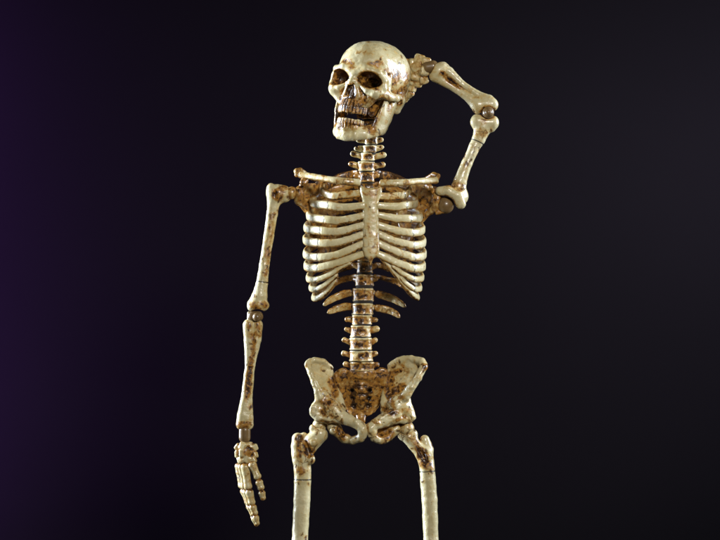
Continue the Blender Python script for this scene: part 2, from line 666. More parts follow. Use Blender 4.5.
def skull_shape():
    s = Shape(.34, 5)
    s.add(ell((0, 1, 1), (31.5, 39, 33)))
    s.add(ell((0, 9, 1), (33, 28, 31)), 6)
    s.add(ell((0, 14, -12), (28, 22, 27)), 6)
    s.add(ell((0, -18, 4), (27, 23.5, 26)), 6)
    # face block
    s.add(ell((0, -27, -25), (15, 13, 12)), 5)
    s.add(ell((0, -27.5, -35), (14.5, 15, 8)), 3)
    # brow ridges, frontal processes, cheekbones, arches
    for q in (-1, 1):
        s.add(chain([A(3 * q, -38, -1.5), A(13 * q, -38.5, 1.0), A(24 * q, -33, -1), A(28.5 * q, -28, -7)], [3.6, 3.8, 3.6, 3.2]), 4)
        s.add(chain([A(28.5 * q, -28, -7), A(29 * q, -28, -15), A(24 * q, -33, -21)], [3.0, 3.6, 4.6]), 2.5)
        s.add(chain([A(24 * q, -33, -20), A(16 * q, -36, -19.5), A(7 * q, -37, -14)], [5.4, 3.8, 2.8]), 2)
        s.add(chain([A(27 * q, -29, -20), A(31.5 * q, -14, -21), A(31.5 * q, -2, -21), A(29 * q, 7, -19)], [5.4, 4.2, 3.6, 4.2], (.75, 1, 1)), 2)
        s.add(cap(A(22 * q, -31, -23), A(15 * q, -30, -31), 5.5, 5), 4)
        s.add(cap(A(26 * q, 12, -22), A(25 * q, 12, -31), 7, 4.5), 6)           # mastoid
    s.add(chain([A(0, -36, -1), A(0, -39, -8), A(0, -42.5, -15)], [4, 3, 2.4]), 2)    # nasal bone
    for q in (-1, 1):
        s.add(cap(A(3 * q, -39, -12), A(8 * q, -36, -27), 2.6, 2.6), 2)
    # cuts
    for q in (-1, 1):
        s.cut(ell(A(16.0 * q, -33, -9.0), (11.3, 13, 8.6), Rz(q * .22) @ Ry(q * .24)), 1.2, .72)
        s.cut(ell(A(12.5 * q, -19, -10), (6.2, 9, 5)), 1.5, 1.0)
        s.add(chain([A(27 * q, -27, -1), A(26.5 * q, -19, -8), A(26 * q, -25, -17)], [3, 4.2, 3]), 1.5)
        s.add(cap(A(27 * q, -17, -2), A(27 * q, -17, -14), 4.5, 4.5), 2)
        s.paint(ell(A(19 * q, -24, -9), (6, 6, 7)), .4)
        s.cut(ell(A(37 * q, -14, -7), (5.0, 10, 12)), 4, .28)                        # temple
        s.add(cap(A(12 * q, -14, -26), A(12 * q, -13, -38), 8, 5), 3)
        s.add(ell(A(12 * q, 2, -30), (10, 16, 10)), 3)
        s.paint(ell(A(15 * q, -8, -34), (9, 16, 11)), .85)
        s.cut(ell(A(17 * q, -43, -28), (5, 4.5, 4.5)), 3, .35)                       # canine fossa
        s.cut(ell(A(31.5 * q, 4, -24), (3, 3, 3)), 1, .7)                            # ear
    s.cut(chain([A(0, -42, -15.5), A(0, -41, -20), A(-2.4, -41, -25.5)], [1.3, 2.7, 2.9]), 1, .7)
    s.cut(chain([A(0, -42, -15.5), A(0, -41, -20), A(2.4, -41, -25.5)], [1.3, 2.7, 2.9]), 1, .7)
    s.add(cap(A(0, -38, -17), A(0, -39, -28), .7, 1.2), .5)
    s.paint(ell(A(0, -37, -22), (5, 4.5, 6)), .8)
    for q in (-1, 1):
        s.paint(ell(A(11 * q, -38, -25), (1.6, 4, 6), Ry(q * -.4)), .3)
        s.paint(ell(A(22 * q, -36, -15), (8, 3, 1.2), Ry(q * .3)), .5)
        s.paint(ell(A(27 * q, -24, -28), (4, 6, 3)), .6)
    s.cut(ell(A(0, -8, -42), (10, 18, 8)), 2, 1.1)                                    # palate
    s.cut(ell(A(0, 16, -40), (18, 16, 10)), 4, .5)
    s.paint(ell(A(0, -22, -41), (12, 15, 4)), 1.1)
    # stains with shapes of their own
    for (c, r, w) in (((-8, -38, 6), (7, 3, 3), .45), ((15, -34, 6), (9, 4, 2.5), .4), ((26, -18, 2), (8, 7, 5), .42), ((31, -4, -6), (6, 10, 8), .18),
                      ((27, -24, -24), (8, 7, 4), .4), ((0, -40, -31), (14, 8, 4), .5), ((30, 10, -14), (5, 9, 6), .45), ((-2, -40, 2), (5, 4, 3), .35),
                      ((20, -32, -30), (5, 6, 6), .45), ((33, 12, 4), (5, 4, 7), .25), ((31, -2, 4), (5, 9, 3), .4), ((30, 2, -9), (7, 12, 5), .12), ((29, -10, -2), (6, 4, 6), .35), ((-14, -36, 7), (4, 3, 1.2), .5), ((20, -30, 10), (5, 3, 1.4), .4), ((31, 8, -2), (5, 2, 8), .4), ((24, -30, -22), (5, 5, 3), .4), ((6, -34, 16), (9, 6, 1.5), .25)):
        s.paint(ell(A(*c), r), w)
    # sutures
    def suture(V):
        x, y, z = V.T
        w = y - (2 + 2.0 * np.sin(z * .9) * .4 + np.sin(z * 2.3) * .5)
        d = np.abs(w)
        return np.clip(1 - d / .8, 0, 1) * (z > 12) * .35 * (vnoise(V, 4, 3) > -.2)
    s.ink(suture)
    return s


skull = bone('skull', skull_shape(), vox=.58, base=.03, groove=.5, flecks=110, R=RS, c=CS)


def arch(n, rx, ry, cy, span=82):
    out = []
    aa = np.linspace(-span, span, 400)
    q = np.stack([rx * np.sin(np.radians(aa)), cy - ry * np.cos(np.radians(aa))], 1)
    L = np.r_[0, np.cumsum(np.linalg.norm(np.diff(q, axis=0), axis=1))]
    for i in range(n):
        t = (i + .5) / n * L[-1]
        out.append((np.interp(t, L, q[:, 0]), np.interp(t, L, q[:, 1]), math.radians(np.interp(t, L, aa))))
    return out


rnd = random.Random(4)
for (x, y, a) in arch(14, 14.5, 17.5, -26):
    s = Shape(.10, rnd.randint(0, 99))
    j = rnd.uniform(-.5, .5)
    s.add(cap(A(0, 2.0, -31.5), A(0, .7, -37), 1.5, 1.75))
    s.rough = .3
    s.add(rbox(A(0, 0, -40.5 + j), (1.85, 1.35, 3.6), 1.1), 1.0)
    s.paint(ell(A(0, 0, -34), (6, 6, 3.4)), .55)
    s.paint(ell(A(rnd.uniform(-2, 2), 0, -41), (.8, 4, 2)), .5)
    R = Rz(a)
    bone('tooth', s, skull, vox=.5, base=.2, groove=0, basefn=lambda V: .7 * np.clip((np.abs(V[:, 0]) - .9) / .7, 0, 1), R=RS @ R, c=CS + RS @ A(x, y, 0))

# ------------------------------------------------------------------ lower jaw
def jaw_shape():
    s = Shape(.2, 9)
    for q in (-1, 1):
        s.add(chain([A(0, -35.0, -63.5), A(9 * q, -33.5, -64), A(16 * q, -27, -62), A(21 * q, -17, -58), A(24 * q, -8, -51)],
                    [5.6, 6.2, 5.8, 5.8, 5.6], (.7, .7, 1)), 2.5)
        s.add(chain([A(0, -39, -58), A(8 * q, -36.5, -58), A(13.5 * q, -24, -57.5), A(17 * q, -17, -55), A(22 * q, -9, -49)],
                    [4.4, 4.4, 4.2, 4.2, 4.2], (.8, .8, 1)), 2)
        s.add(chain([A(24 * q, -8, -50), A(26 * q, -5, -40), A(28 * q, -1, -30), A(28.5 * q, 2, -21)], [8.5, 7.8, 5.0, 3.6], (.36, 1, 1)), 2.5)
        s.add(chain([A(22.5 * q, -14, -50), A(25 * q, -14, -40), A(27 * q, -15, -27)], [8, 6.5, 3.4], (.42, 1, 1)), 4)
        s.paint(ell(A(18 * q, -22, -57), (6, 8, 4)), .45)
        s.paint(ell(A(27 * q, -8, -33), (4, 4, 5)), .4)
        s.cut(ball(A(10 * q, -42, -64), 1.2), .5, .8)
    s.add(ell(A(0, -35, -65.5), (11, 4.2, 5.8)), 3)
    s.paint(ell(A(0, -20, -53), (11, 12, 6)), 1.0)
    for q in (-1, 1):
        s.paint(ell(A(20 * q, -12, -46), (3.5, 12, 8)), .9)
    s.ink(lambda V: np.clip(1.2 - np.abs(V[:, 0] + .6 * np.sin(V[:, 2])) / .45, 0, 1) * (V[:, 1] < -30) * (V[:, 2] < -57) * .55)
    s.paint(ell(A(0, -38, -58), (12, 5, 2.5)), .4)
    return s


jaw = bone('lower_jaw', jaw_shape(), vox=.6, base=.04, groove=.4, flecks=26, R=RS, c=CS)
for (x, y, a) in arch(14, 13.5, 17, -26.2):
    s = Shape(.10, rnd.randint(0, 99))
    j = rnd.uniform(-.4, .4)
    s.add(cap(A(0, 1.2, -58.5), A(0, .4, -54), 1.35, 1.6))
    s.rough = .3
    s.add(rbox(A(0, 0, -52.1 + j), (1.7, 1.25, 2.7), 1.0), 1.0)
    s.paint(ell(A(0, 0, -56), (6, 6, 2.5)), .45)
    bone('tooth', s, jaw, vox=.5, base=.22, groove=0, basefn=lambda V: .7 * np.clip((np.abs(V[:, 0]) - .9) / .7, 0, 1), R=RS @ Rz(a), c=CS + RS @ A(x, y, 0))


# ------------------------------------------------------------------ spine
def spine_y(py):
    return float(np.interp(py, [110, 150, 175, 215, 260, 310, 345, 375], [6, 9, 15, 25, 24, 12, 6, 10]))


def vertebra(name, cx, top, bot, hw, tl, tr, yp, wash, kind):
    cy = (top + bot) / 2; hh = (bot - top) / 2; Y = spine_y(cy)
    c = p(cx, cy, Y)
    s = Shape(.22, int(cy))
    hh = hh + .45
    if kind == 'neck':
        hw = hw * 1.08; hh = hh + .4
    s.add(cyl(c, hw * .96, hw * .80, hh, 1.2))
    s.add(cyl(c + A(0, 0, hh - .9), hw, hw * .84, .9, .8), .8)
    s.add(cyl(c - A(0, 0, hh - .9), hw, hw * .84, .9, .8), .8)
    back = hw * .75
    for tip, q in ((tl, -1), (tr, 1)):
        jt = random.Random(int(cy * 3 + tip)); tp = p(tip, yp + jt.uniform(-.9, .9), Y + back * (.75 if kind != 'thoracic' else 1.5)) - A(q * (2.2 + jt.uniform(-.8, .8)), 0, 0)
        root = c + A(q * hw * .6, back, 0)
        s.add(cap(root, tp, 3.2, 2.4 + jt.uniform(0, .7), (1, .8, 1) if kind != 'neck' else (1.2, .8, 1)), 1.5)
        s.add(cap(c + A(q * hw * .6, back * .4, 0), root + A(0, 2, 0), 2.0, 2.0), 1.5)
    sp = c + A(0, back + 11, -4)
    s.add(chain([c + A(-hw * .6, back + 1, 0), c + A(0, back + 5, -1), sp], [1.8, 2.0, 1.7]), 1.5)
    s.add(cap(c + A(hw * .6, back + 1, 0), c + A(0, back + 5, -1), 1.8, 2.0), 1.5)
    if kind == 'neck':
        for tip, q in ((tl, -1), (tr, 1)):
            tp = p(tip, yp, Y + back * .75) - A(q * 2.2, 0, 0)
            s.cut(cap(tp + A(-q * 1.0, -3, .8), tp + A(-q * 1.0, 3, 1.2), .8), .6, .6)
    rndv = random.Random(int(cy * 7))
    s.rough = .42
    for _ in range(2):
        s.cut(ball(c + A(rndv.uniform(-.8, .8) * hw, -hw * .86, rndv.uniform(-.4, .4) * hh), rndv.uniform(.9, 1.6)), 1, .4)
    for _ in range(3):
        s.paint(ell(c + A(rndv.uniform(-.7, .7) * hw, -hw * .7, rndv.uniform(-.3, .3) * hh), (rndv.uniform(1.5, 3.5), 3, rndv.uniform(.8, 1.8))), .28)

    def rims(V):
        z = np.abs(V[:, 2] - c[2]) / hh
        return -.22 * np.clip((z - .6) / .3, 0, 1)
    return bone(name, s, vox=.6, base=wash, groove=.35, basefn=rims, flecks=8), c, hh


vdef = []
# columns: centre column, top row, bottom row, half width, left tip, right tip, tip row, wash, kind
vdef += [(372, 112, 118, 9.5, 357, 387, 115, .9, 'neck'), (372, 120, 127, 7.5, 359, 384, 123, .8, 'neck'),
         (371.5, 129, 134.5, 5.8, 359, 382.5, 132, .15, 'neck'), (371.3, 137.5, 143, 5.8, 357, 383, 140, .1, 'neck'),
         (370, 146, 151, 6.2, 354, 383.5, 147.5, .12, 'neck'), (368.3, 153.5, 159.5, 6.6, 350.5, 385, 153.8, .15, 'neck'),
         (366.6, 162, 169.8, 7.8, 348.3, 384, 164, .3, 'neck')]
tops = np.linspace(171.3, 263, 9)
for i in range(9):
    top = tops[i]
    cx = float(np.interp(top, [171, 215, 263], [367, 366, 364.7]))
    vdef.append((cx, top, top + 9.8, 7.6 + i * .06, cx - 13, cx + 13, top + 3, .62, 'thoracic'))
vdef += [(364.5, 275.3, 285.8, 9.4, 353, 377, 279, .6, 'thoracic'), (363.3, 289, 301.2, 10.6, 352, 375, 293, .52, 'thoracic'),
         (362.7, 304, 314.4, 10.6, 351, 375, 307, .48, 'thoracic'),
         (362, 315.7, 324.5, 10.2, 344.5, 378.3, 319.6, .42, 'lumbar'), (360.8, 326.2, 336.9, 10.3, 343.8, 378.2, 328.9, .4, 'lumbar'),
         (360.6, 338.6, 349.6, 11.3, 343, 377.6, 341.2, .42, 'lumbar'), (361.2, 351.4, 361, 11.8, 342, 377.8, 354.2, .42, 'lumbar'),
         (362.2, 362.8, 371, 12.2, 342.8, 378.2, 365.2, .55, 'lumbar')]
for i, v in enumerate(vdef):
    nm = {'neck': 'neck_vertebra', 'thoracic': 'chest_vertebra', 'lumbar': 'lumbar_vertebra'}[v[8]]
    o, c, hh = vertebra(nm, *v)
    nxt = vdef[i + 1][1] if i + 1 < len(vdef) else 374
    gap = nxt - v[2]
    dc = p(v[0], (v[2] + nxt) / 2, spine_y((v[2] + nxt) / 2))
    s = Shape(.1, i); s.add(cyl(dc, v[3] * .92, v[3] * .76, gap / 2 + .9, .7))
    bone('spinal_disc', s, o, vox=.7, mat=DISC, groove=0)

# ------------------------------------------------------------------ breastbone
def stern_y(x, z):
    return -33 + 3.5 * np.clip((z - 20) / 60, 0, 1) - 2.5 * np.cos(np.clip((x - 11) / 7, -1.5, 1.5))


s = Shape(.22, 21)
s.rough = .2
s.add(plate([(361, 187), (366, 188.5), (371, 188.8), (376, 188), (381, 187), (382, 192), (380.5, 198), (378.6, 203), (378.6, 215), (378.9, 230), (379.4, 245),
             (379.2, 251), (377, 256), (373, 258.8), (371.6, 262.5), (370, 266), (368.4, 262.5), (367.2, 259), (364, 256.5), (362.4, 251), (362.2, 240), (362.6, 220), (362.8, 205), (361.5, 198), (360, 192)], stern_y, 3.0, 2.8))
for yy in (203, 216, 226.5, 236, 245, 254):
    for xx in (361.8, 379.5):
        s.cut(ball(p(xx, yy, -37.5), 1.4), 1.0, .35)
s.cut(cap(p(364, 201.5, -39), p(378, 201.5, -39), .7), 1.0, .3)
s.paint(ell(p(371, 262, -35), (5, 5, 4)), .3)
s.paint(ell(p(371, 193, -36), (8, 5, 3)), .22)
bone('breastbone', s, vox=.6, base=.14, groove=.4, flecks=16)

# ------------------------------------------------------------------ ribs
CX = 367.0


def cage_out(c):
    def f(P):
        d = P - A(c - 360.0, 2, 0)
        d[:, 2] = 0
        d[:, 1] *= 1.5
        return d / (np.linalg.norm(d, axis=1)[:, None] + 1e-9)
    return f


# side, rib number, lateral (column, row), seam (column, row), then front points to the sternal end
LEFT = {1: [(322, 190), (332, 196.5), (345, 195.5), (361, 194)], 2: [(312, 203), (329, 206), (345, 208.5), (362, 206.5)], 3: [(308.7, 216.5), (325, 220), (342, 221), (362.5, 216.5)],
        4: [(306, 228.5), (321, 231), (340, 232), (362, 226)], 5: [(305, 240.5), (319, 243), (338, 243), (362, 235.5)], 6: [(305.2, 254.5), (318, 257.5), (338, 255), (362, 244.5)],
        7: [(306, 266.5), (318, 268), (340, 262.5), (362.5, 254.5)], 8: [(308, 278.5), (317, 279.5), (330, 275), (345, 265), (352, 262)],
        9: [(311, 288), (317.5, 289), (327, 284), (338, 274)], 10: [(313.7, 297.5), (319, 298), (328, 291), (337, 279)]}
RIGHT = {1: [(410, 188), (404, 195), (393, 197), (380, 197)], 2: [(416, 203.5), (406, 206), (393, 207.5), (379, 206.5)], 3: [(420.5, 217.5), (410, 219), (395, 219), (379, 216)],
         4: [(423, 230), (412, 233), (395, 231), (379, 226)], 5: [(424, 242.5), (413, 245.5), (396, 242), (379.5, 235)], 6: [(424.5, 254.5), (414, 257.5), (397, 252.5), (379.5, 244.5)],
         7: [(423.5, 266.5), (413.5, 268.5), (398, 263.5), (380, 255)], 8: [(422, 278), (413, 279), (401, 273), (391, 265)],
         9: [(420, 288), (413.5, 289), (405, 283), (399, 276)], 10: [(417.5, 297.5), (412, 294), (403, 284), (392, 269), (381, 256.5)]}
for side, tab in ((-1, LEFT), (1, RIGHT)):
    for n_, fr in tab.items():
        back = 172 + (n_ - 1) * 11.6
        lat = fr[0]
        w = abs(lat[0] - CX)
        yb = spine_y(back)
        flat_y = 3.0 + (2 if n_ > 7 else 0)
        pts = [p(CX + side * 7, back, yb + 6),
               p(CX + side * (w * .30), back + 1.5, yb + 15),
               p(CX + side * (w * .62), back + (lat[1] - back) * .30, min(yb + 15, 38)),
               p(CX + side * (w * .90), back + (lat[1] - back) * .68, 21),
               p(CX + side * w, lat[1], flat_y)]
        fs = fr[1:]
        for k, (a, b) in enumerate(fs):
            u = abs(a - CX) / w
            y = -34.0 * math.sqrt(max(0, 1 - (u * .98) ** 2.3)) + 1
            if n_ == 1:
                y = y * .85 + 1
            if n_ >= 8:
                y = y * (.98 - .03 * (n_ - 8))
            pts.append(p(a, b, y))
        if n_ <= 7:
            pts.append(p(fs[-1][0] - side * 4, fs[-1][1] - .5, pts[-1][1] + 1.5))
        hw = [3.6, 4.6, 4.6, 4.2, 4.3, 4.3, 4.2, 3.6] if n_ < 8 else [3.0, 3.6, 3.6, 3.5, 3.3, 3.0, 2.6]
        if n_ == 10 and side == 1:
            hw = [2.4, 2.8, 3.2, 3.4, 3.1, 3.0, 3.3, 3.2]
        seam = p(fr[1][0], fr[1][1], 0)
        sx = seam[0] + side * 1.0

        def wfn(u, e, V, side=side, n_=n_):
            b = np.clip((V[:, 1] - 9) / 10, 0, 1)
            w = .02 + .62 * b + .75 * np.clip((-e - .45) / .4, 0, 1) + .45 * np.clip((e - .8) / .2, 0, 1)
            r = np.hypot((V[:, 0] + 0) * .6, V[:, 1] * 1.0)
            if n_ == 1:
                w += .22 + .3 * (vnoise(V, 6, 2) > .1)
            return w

        def wfn2(u, e, V, cx=CX - 360, **k_):
            o = cage_out(CX)(V.copy())
            return wfn(u, e, V)

        def ifn(u, V, sx=sx, n_=n_):
            d = np.abs(V[:, 0] - sx - .5 * np.sin(V[:, 2] * 1.3))
            return np.clip(1.5 - d / .5, 0, 1) * (V[:, 1] < -4) * (.9 if n_ < 10 else 0)
        sweep('rib', pts, hw, [1.9, 2.1, 2.3, 2.5, 2.5, 2.4], cage_out(CX), wash=wfn, ink=ifn, seed=n_ * 3 + side)
# floating ribs
for pts in ([p(353, 293, 20), p(345, 294, 24), p(337, 297, 24), p(330, 300.5, 20), p(323, 305.5, 14)],
            [p(353, 307, 16), p(345, 307, 20), p(337, 309, 20), p(332, 311, 17), p(327, 313, 14)],
            [p(375, 293, 20), p(384, 296, 24), p(393, 299, 23), p(400, 303, 19), p(406, 307, 14)],
            [p(374, 307.5, 16), p(382, 309, 20), p(390, 311, 20), p(396, 314, 16), p(400, 318, 13)]):
    sweep('rib', pts, [3.6, 4.1, 3.9, 3.3, 1.9], [1.8, 2, 2, 1.8, 1.2], cage_out(CX),
          wash=lambda u, e, V: .55 - .3 * u + .4 * np.clip((np.abs(e) - .7) / .3, 0, 1), seed=int(pts[0][2]) + 50)

# ------------------------------------------------------------------ collar bones
for pts, tipc in (([p(360.5, 183.5, -27), p(350, 182.8, -31), p(335, 181.2, -29), p(318, 178, -16), p(307, 176, -6), p(298.5, 174.5, 0)], 0),
                  ([p(379, 184, -27), p(390, 184.3, -31), p(404, 183.4, -29), p(420, 181.6, -16), p(431, 181, -6), p(438, 180, 0)], 1)):
    sweep('collar_bone', pts, [3.9, 3.8, 3.3, 3.2, 3.4, 3.6], [3.4, 3.2, 2.9, 2.8, 3.0, 3.0], lambda P: np.tile(A(0, -1, .2), (len(P), 1)),
          wash=lambda u, e, V, t=tipc: .12 + .4 * np.clip((-e - .4) / .5, 0, 1) + .2 * np.clip((e - .8) / .2, 0, 1) + .25 * (vnoise(V, 7, 4 + t) > .3) + .3 * np.clip((.5 - u) * 0, 0, 1), seed=61 + tipc)

# ------------------------------------------------------------------ shoulder blades
def shoulder_blade(side):
    s = Shape(.25, 33 + side)
    if side < 0:
        s.add(plate([(300, 186), (307, 183), (318, 182), (333, 179), (341, 184), (340, 200), (333, 222), (324, 246), (318, 250), (313, 236), (306, 216), (299, 203)],
                    lambda x, z: 10 + (x + 60) * .75, lambda x, z: 1.6 + 0 * x, 1.2))
        s.add(chain([p(299, 201, 3), p(306, 206, 9), p(313, 222, 14), p(319, 246, 20)], [4.5, 3.2, 2.4, 2.0]), 3)
        s.add(ell(p(299, 195, 2), (5.5, 7, 9)), 3)
        s.add(chain([p(303, 186, 4), p(305, 180, -4), p(303, 183, -9)], [4, 3.6, 3.2]), 2.5)      # coracoid
        s.add(chain([p(330, 186, 36), p(313, 178, 22), p(300, 170.5, 10), p(296.8, 171, 3), p(297, 175, -1)], [2.2, 2.4, 3.2, 3.0, 2.4]), 2)
        s.cut(ball(p(292, 193, 2), 5.5), 1, .4)
    else:
        s.add(plate([(396, 180), (408, 181), (420, 183), (434, 186), (441, 190), (438, 204), (430, 212), (421, 222), (414, 240), (407, 250), (400, 230), (395, 200)],
                    lambda x, z: 38 - (x - 36) * .75, lambda x, z: 1.6 + 0 * x, 1.2))
        s.add(chain([p(436, 208, 3), p(428, 213, 10), p(419, 224, 16), p(408, 248, 28)], [4.0, 3.0, 2.4, 2.0]), 3)
        s.add(ell(p(437, 200, 3), (5.5, 7, 10)), 3)
        s.add(chain([p(430, 190, 4), p(428, 186, -4), p(430, 188, -9)], [4, 3.6, 3.0]), 2.5)
        s.add(chain([p(410, 186, 36), p(424, 180, 22), p(434, 174.5, 10), p(438, 176, 3), p(437, 179, 0)], [2.2, 2.4, 2.8, 2.6, 2.2]), 2)
        s.add(chain([p(437, 213, 2), p(443, 211.5, 1), p(449, 209.5, 2)], [2.2, 1.8, 1.2]), 1)
        s.cut(ball(p(445.5, 204, 2), 7), 1, .4)
    return bone('shoulder_blade', s, vox=.7, base=.62, groove=.35, flecks=18)


shoulder_blade(-1); shoulder_blade(1)


def knob(px, py, y, r, parent=None, name='ball_joint', axis=None, h=None, mat=PEG, base=.1):
    s = Shape(.05, 2)
    if axis is None:
        s.add(ball(p(px, py, y), r))
    else:
        a = p(px, py, y); d = np.array(axis, float); d /= np.linalg.norm(d)
        s.add(cap(a - d * h, a + d * h, r))
    return bone(name, s, parent, vox=.6, mat=mat, groove=0, base=base)


# ------------------------------------------------------------------ hanging arm
s = Shape(.25, 41)
s.add(ell(p(277.5, 193.5, 3), (10.5, 10, 9.5)))
s.add(ell(p(284.5, 194, 3), (7.2, 8, 8.5)), 2)
s.add(ell(p(271, 190, 2), (5, 6, 7)), 2)
s.add(chain([p(275, 196, 3), p(273, 207, 2), p(269, 235, 1), p(264.3, 265, 0), p(262, 283, 0), p(260, 296, 0), p(258, 305, 0)],
            [8.5, 5.8, 5.1, 5.1, 5.8, 7.4, 8.0], (1, .9, 1)), 3)
s.add(cap(p(252.5, 306.5, 0), p(264.5, 305.5, 0), 5.2, 4.8), 3)
s.add(cap(p(251, 303, 0), p(259, 290, 0), 3, 3), 3)
s.cut(ell(p(275, 194, -8), (2.0, 4, 6)), 2, .5)
s.cut(ball(p(257.5, 312, 0), 6.0), 1, .4)
seam_cut(s, p(264.3, 265, 0), p(258, 305, 0), .42, 6.2)
s.paint(ell(p(279, 196, -6), (4, 5, 6)), .45)
s.paint(ell(p(259, 305, -4), (9, 6, 3)), .5)
s.paint(cap(p(273, 215, -2), p(265, 275, -3), 1.6), .35)
s.paint(ell(p(283, 188, -3), (4, 6, 3)), .35)
bone('upper_arm_bone', s, vox=.65, base=.05, groove=.4, flecks=40)
knob(291.5, 193, 2, 6.6, mat=BONE, base=.6)
knob(255.3, 316.4, 0, 5.4, axis=(1, 0, 0), h=2.6)
knob(257.2, 317, -3.2, 4.4, axis=(0, 1, 0), h=2.4)
s = Shape(.1, 3)
s.add(cap(p(248.8, 313, -1), p(248.6, 320, -1), 1.5, 1.7))
bone('joint_clip', s, vox=.5, base=.1)

s = Shape(.22, 43)
s.add(chain([p(249, 325, 0), p(249.5, 340, 0), p(249.3, 365, 0), p(246, 395, 0), p(243.5, 415, 0), p(242.5, 424, 0)], [6.2, 5.6, 4.2, 4.6, 6.2, 6.6], (1, .95, 1)))
s.add(chain([p(257.5, 325, 0), p(256, 340, 0), p(251.8, 365, -1), p(248.5, 395, 0), p(247.5, 418, 0), p(247.5, 424, 0)], [5.6, 5.2, 3.4, 4.0, 5.8, 6.2], (1, .95, 1)), 1.5)
s.cut(chain([p(254.5, 335, -7), p(252, 360, -5.8), p(247.5, 390, -5.6), p(246.5, 402, -7)], [1.1, 1.4, 1.4, .8]), 1.2, .7)
s.cut(ball(p(244.5, 432, 0), 5.6), 1, .3)
s.paint(ell(p(259, 330, -4), (3, 4, 7)), .45)
s.paint(ell(p(250, 330, -5), (1.5, 4, 6)), .4)
s.paint(ell(p(244.5, 424.5, -5), (8, 5, 2.4)), .6)
s.paint(ell(p(249, 380, -4), (2, 4, 16)), .35)
bone('forearm_bone', s, vox=.65, base=.04, groove=.45, flecks=26)
knob(244.7, 434, 0, 5.8, name='wrist_joint', axis=(0, 0, 1), h=3.4)


def phalanx(a, b, r, parent, rb=None, name='finger_bone', wash=.26):
    a = np.array(a, float); b = np.array(b, float); rb = rb or r * .9
    s = Shape(.15, int(abs(a[0] * 3 + a[2]) * 7) % 91)
    dd = (b - a) / np.linalg.norm(b - a)
    a = a + dd * r * .24; b = b - dd * rb * .24
    s.add(chain([a, a + (b - a) * .28, a + (b - a) * .7, b], [r, r * .84, rb * .84, rb]), 1)
    s.paint(ball(a - dd * r * .8, r * .5), .6); s.paint(ball(b + dd * rb * .8, rb * .4), .5)
    return bone(name, s, parent, vox=.5, base=wash, groove=.2)


# hand of the hanging arm
s = Shape(.25, 51)
rr = random.Random(8)
for (x, y, r, yy) in ((238.7, 447.5, 3.2, 1), (244, 446, 3.6, -3), (249, 446, 3.4, -2), (254, 447.5, 3.0, -2), (238.5, 454, 3.2, 1), (243.5, 453, 3.5, -4), (249, 452.5, 3.5, -4),
                      (254.3, 455, 3.0, -3), (241.5, 460, 3.2, -2), (247, 459, 3.4, -4), (252.5, 460, 3.2, -4), (246, 450, 4.5, 2), (243, 456, 4.5, 2), (250, 455, 4, 2)):
    s.add(rbox(p(x, y, yy), (r * 1.2, r * 1.05, r * 1.14), r * .6, Rz(rr.uniform(-.6, .6)) @ Ry(rr.uniform(-.7, .7))), 1.3)
s.paint(ell(p(249, 451, -6), (3.5, 3, 4)), .5)
hand = bone('hand', s, vox=.5, base=.2, groove=.75)
for k, (dx, yy, dl) in enumerate(((0, -4, 0), (-3.4, 1, 1.5), (-5.8, 6, 0), (-7.4, 11, -5))):
    r = 4.8 - .3 * k
    m0 = p(245.3 + dx, 466, yy); m1 = p(248.2 + dx * .95, 487, yy)
    f1 = p(249.3 + dx * .9, 491.5, yy); f2 = p(252 + dx * .75, 502.8 + dl * .5, yy * .9)
    f3 = p(252.8 + dx * .7, 506.5 + dl * .5, yy * .85); f4 = p(255 + dx * .5, 513.2 + dl, yy * .8)
    f5 = p(255.7 + dx * .45, 516.8 + dl, yy * .75); f6 = p(257.6 + dx * .3, 523.5 + dl, yy * .7)
    phalanx(m0, m1, r, hand, name='palm_bone'); phalanx(f1, f2, r * .9, hand); phalanx(f3, f4, r * .82, hand); phalanx(f5, f6, r * .74, hand, r * .5)
phalanx(p(252.5, 464, -7), p(258, 476.5, -8), 4.5, hand, name='thumb_bone')
phalanx(p(259.2, 481.3, -8), p(261.3, 487.5, -8), 4.1, hand, name='thumb_bone')
phalanx(p(262, 492, -8), p(263.5, 498, -8), 3.7, hand, 2.9, name='thumb_bone')

# ------------------------------------------------------------------ raised arm
s = Shape(.25, 47)
s.add(ell(p(461, 196, 2), (7.5, 9, 9)))
s.add(chain([p(440, 191, -4), p(448, 191, -6), p(457, 195.5, -6), p(460.5, 204, -5)], [4.6, 5.4, 6, 5.2]), 2)
s.add(chain([p(457, 192, 2), p(460, 182, 2), p(467, 163, 4), p(475, 146, 6), p(479, 139, 7), p(483, 128, 8)], [8.5, 6.6, 5.4, 5.6, 6.6, 8.6], (1, .9, 1)), 3)
s.add(cap(p(478, 121.5, 8), p(492, 122.5, 8), 7.6, 7.2), 3)
s.add(cap(p(476.5, 119, 8), p(478, 124, 8), 4.4, 5), 2)
s.add(cap(p(493.8, 120.5, 8), p(491, 127, 8), 4.6, 5), 2)
s.cut(cap(p(445.5, 205, -12), p(445.5, 205, 4), 8.2), .8, .7)
s.cut(cap(p(488, 112, -8), p(488, 112, 20), 6.4), .8, .7)
seam_cut(s, p(467, 163, 4), p(483, 128, 8), .62, 7.2, .35)
s.paint(ell(p(450, 184, -4), (3, 5, 7), Ry(.4)), .5)
s.paint(ell(p(458, 188, -7), (4, 4, 5)), .4)
s.paint(ell(p(481, 133, 2), (6, 5, 4)), .35)
bone('upper_arm_bone', s, vox=.65, base=.06, groove=.5, flecks=34)
knob(445.5, 205, 3, 8.6)
knob(488.3, 112.5, 6, 6.0, axis=(0, 1, 0), h=5)
knob(488.3, 112.5, 1, 3.6, axis=(0, 1, 0), h=4.5)

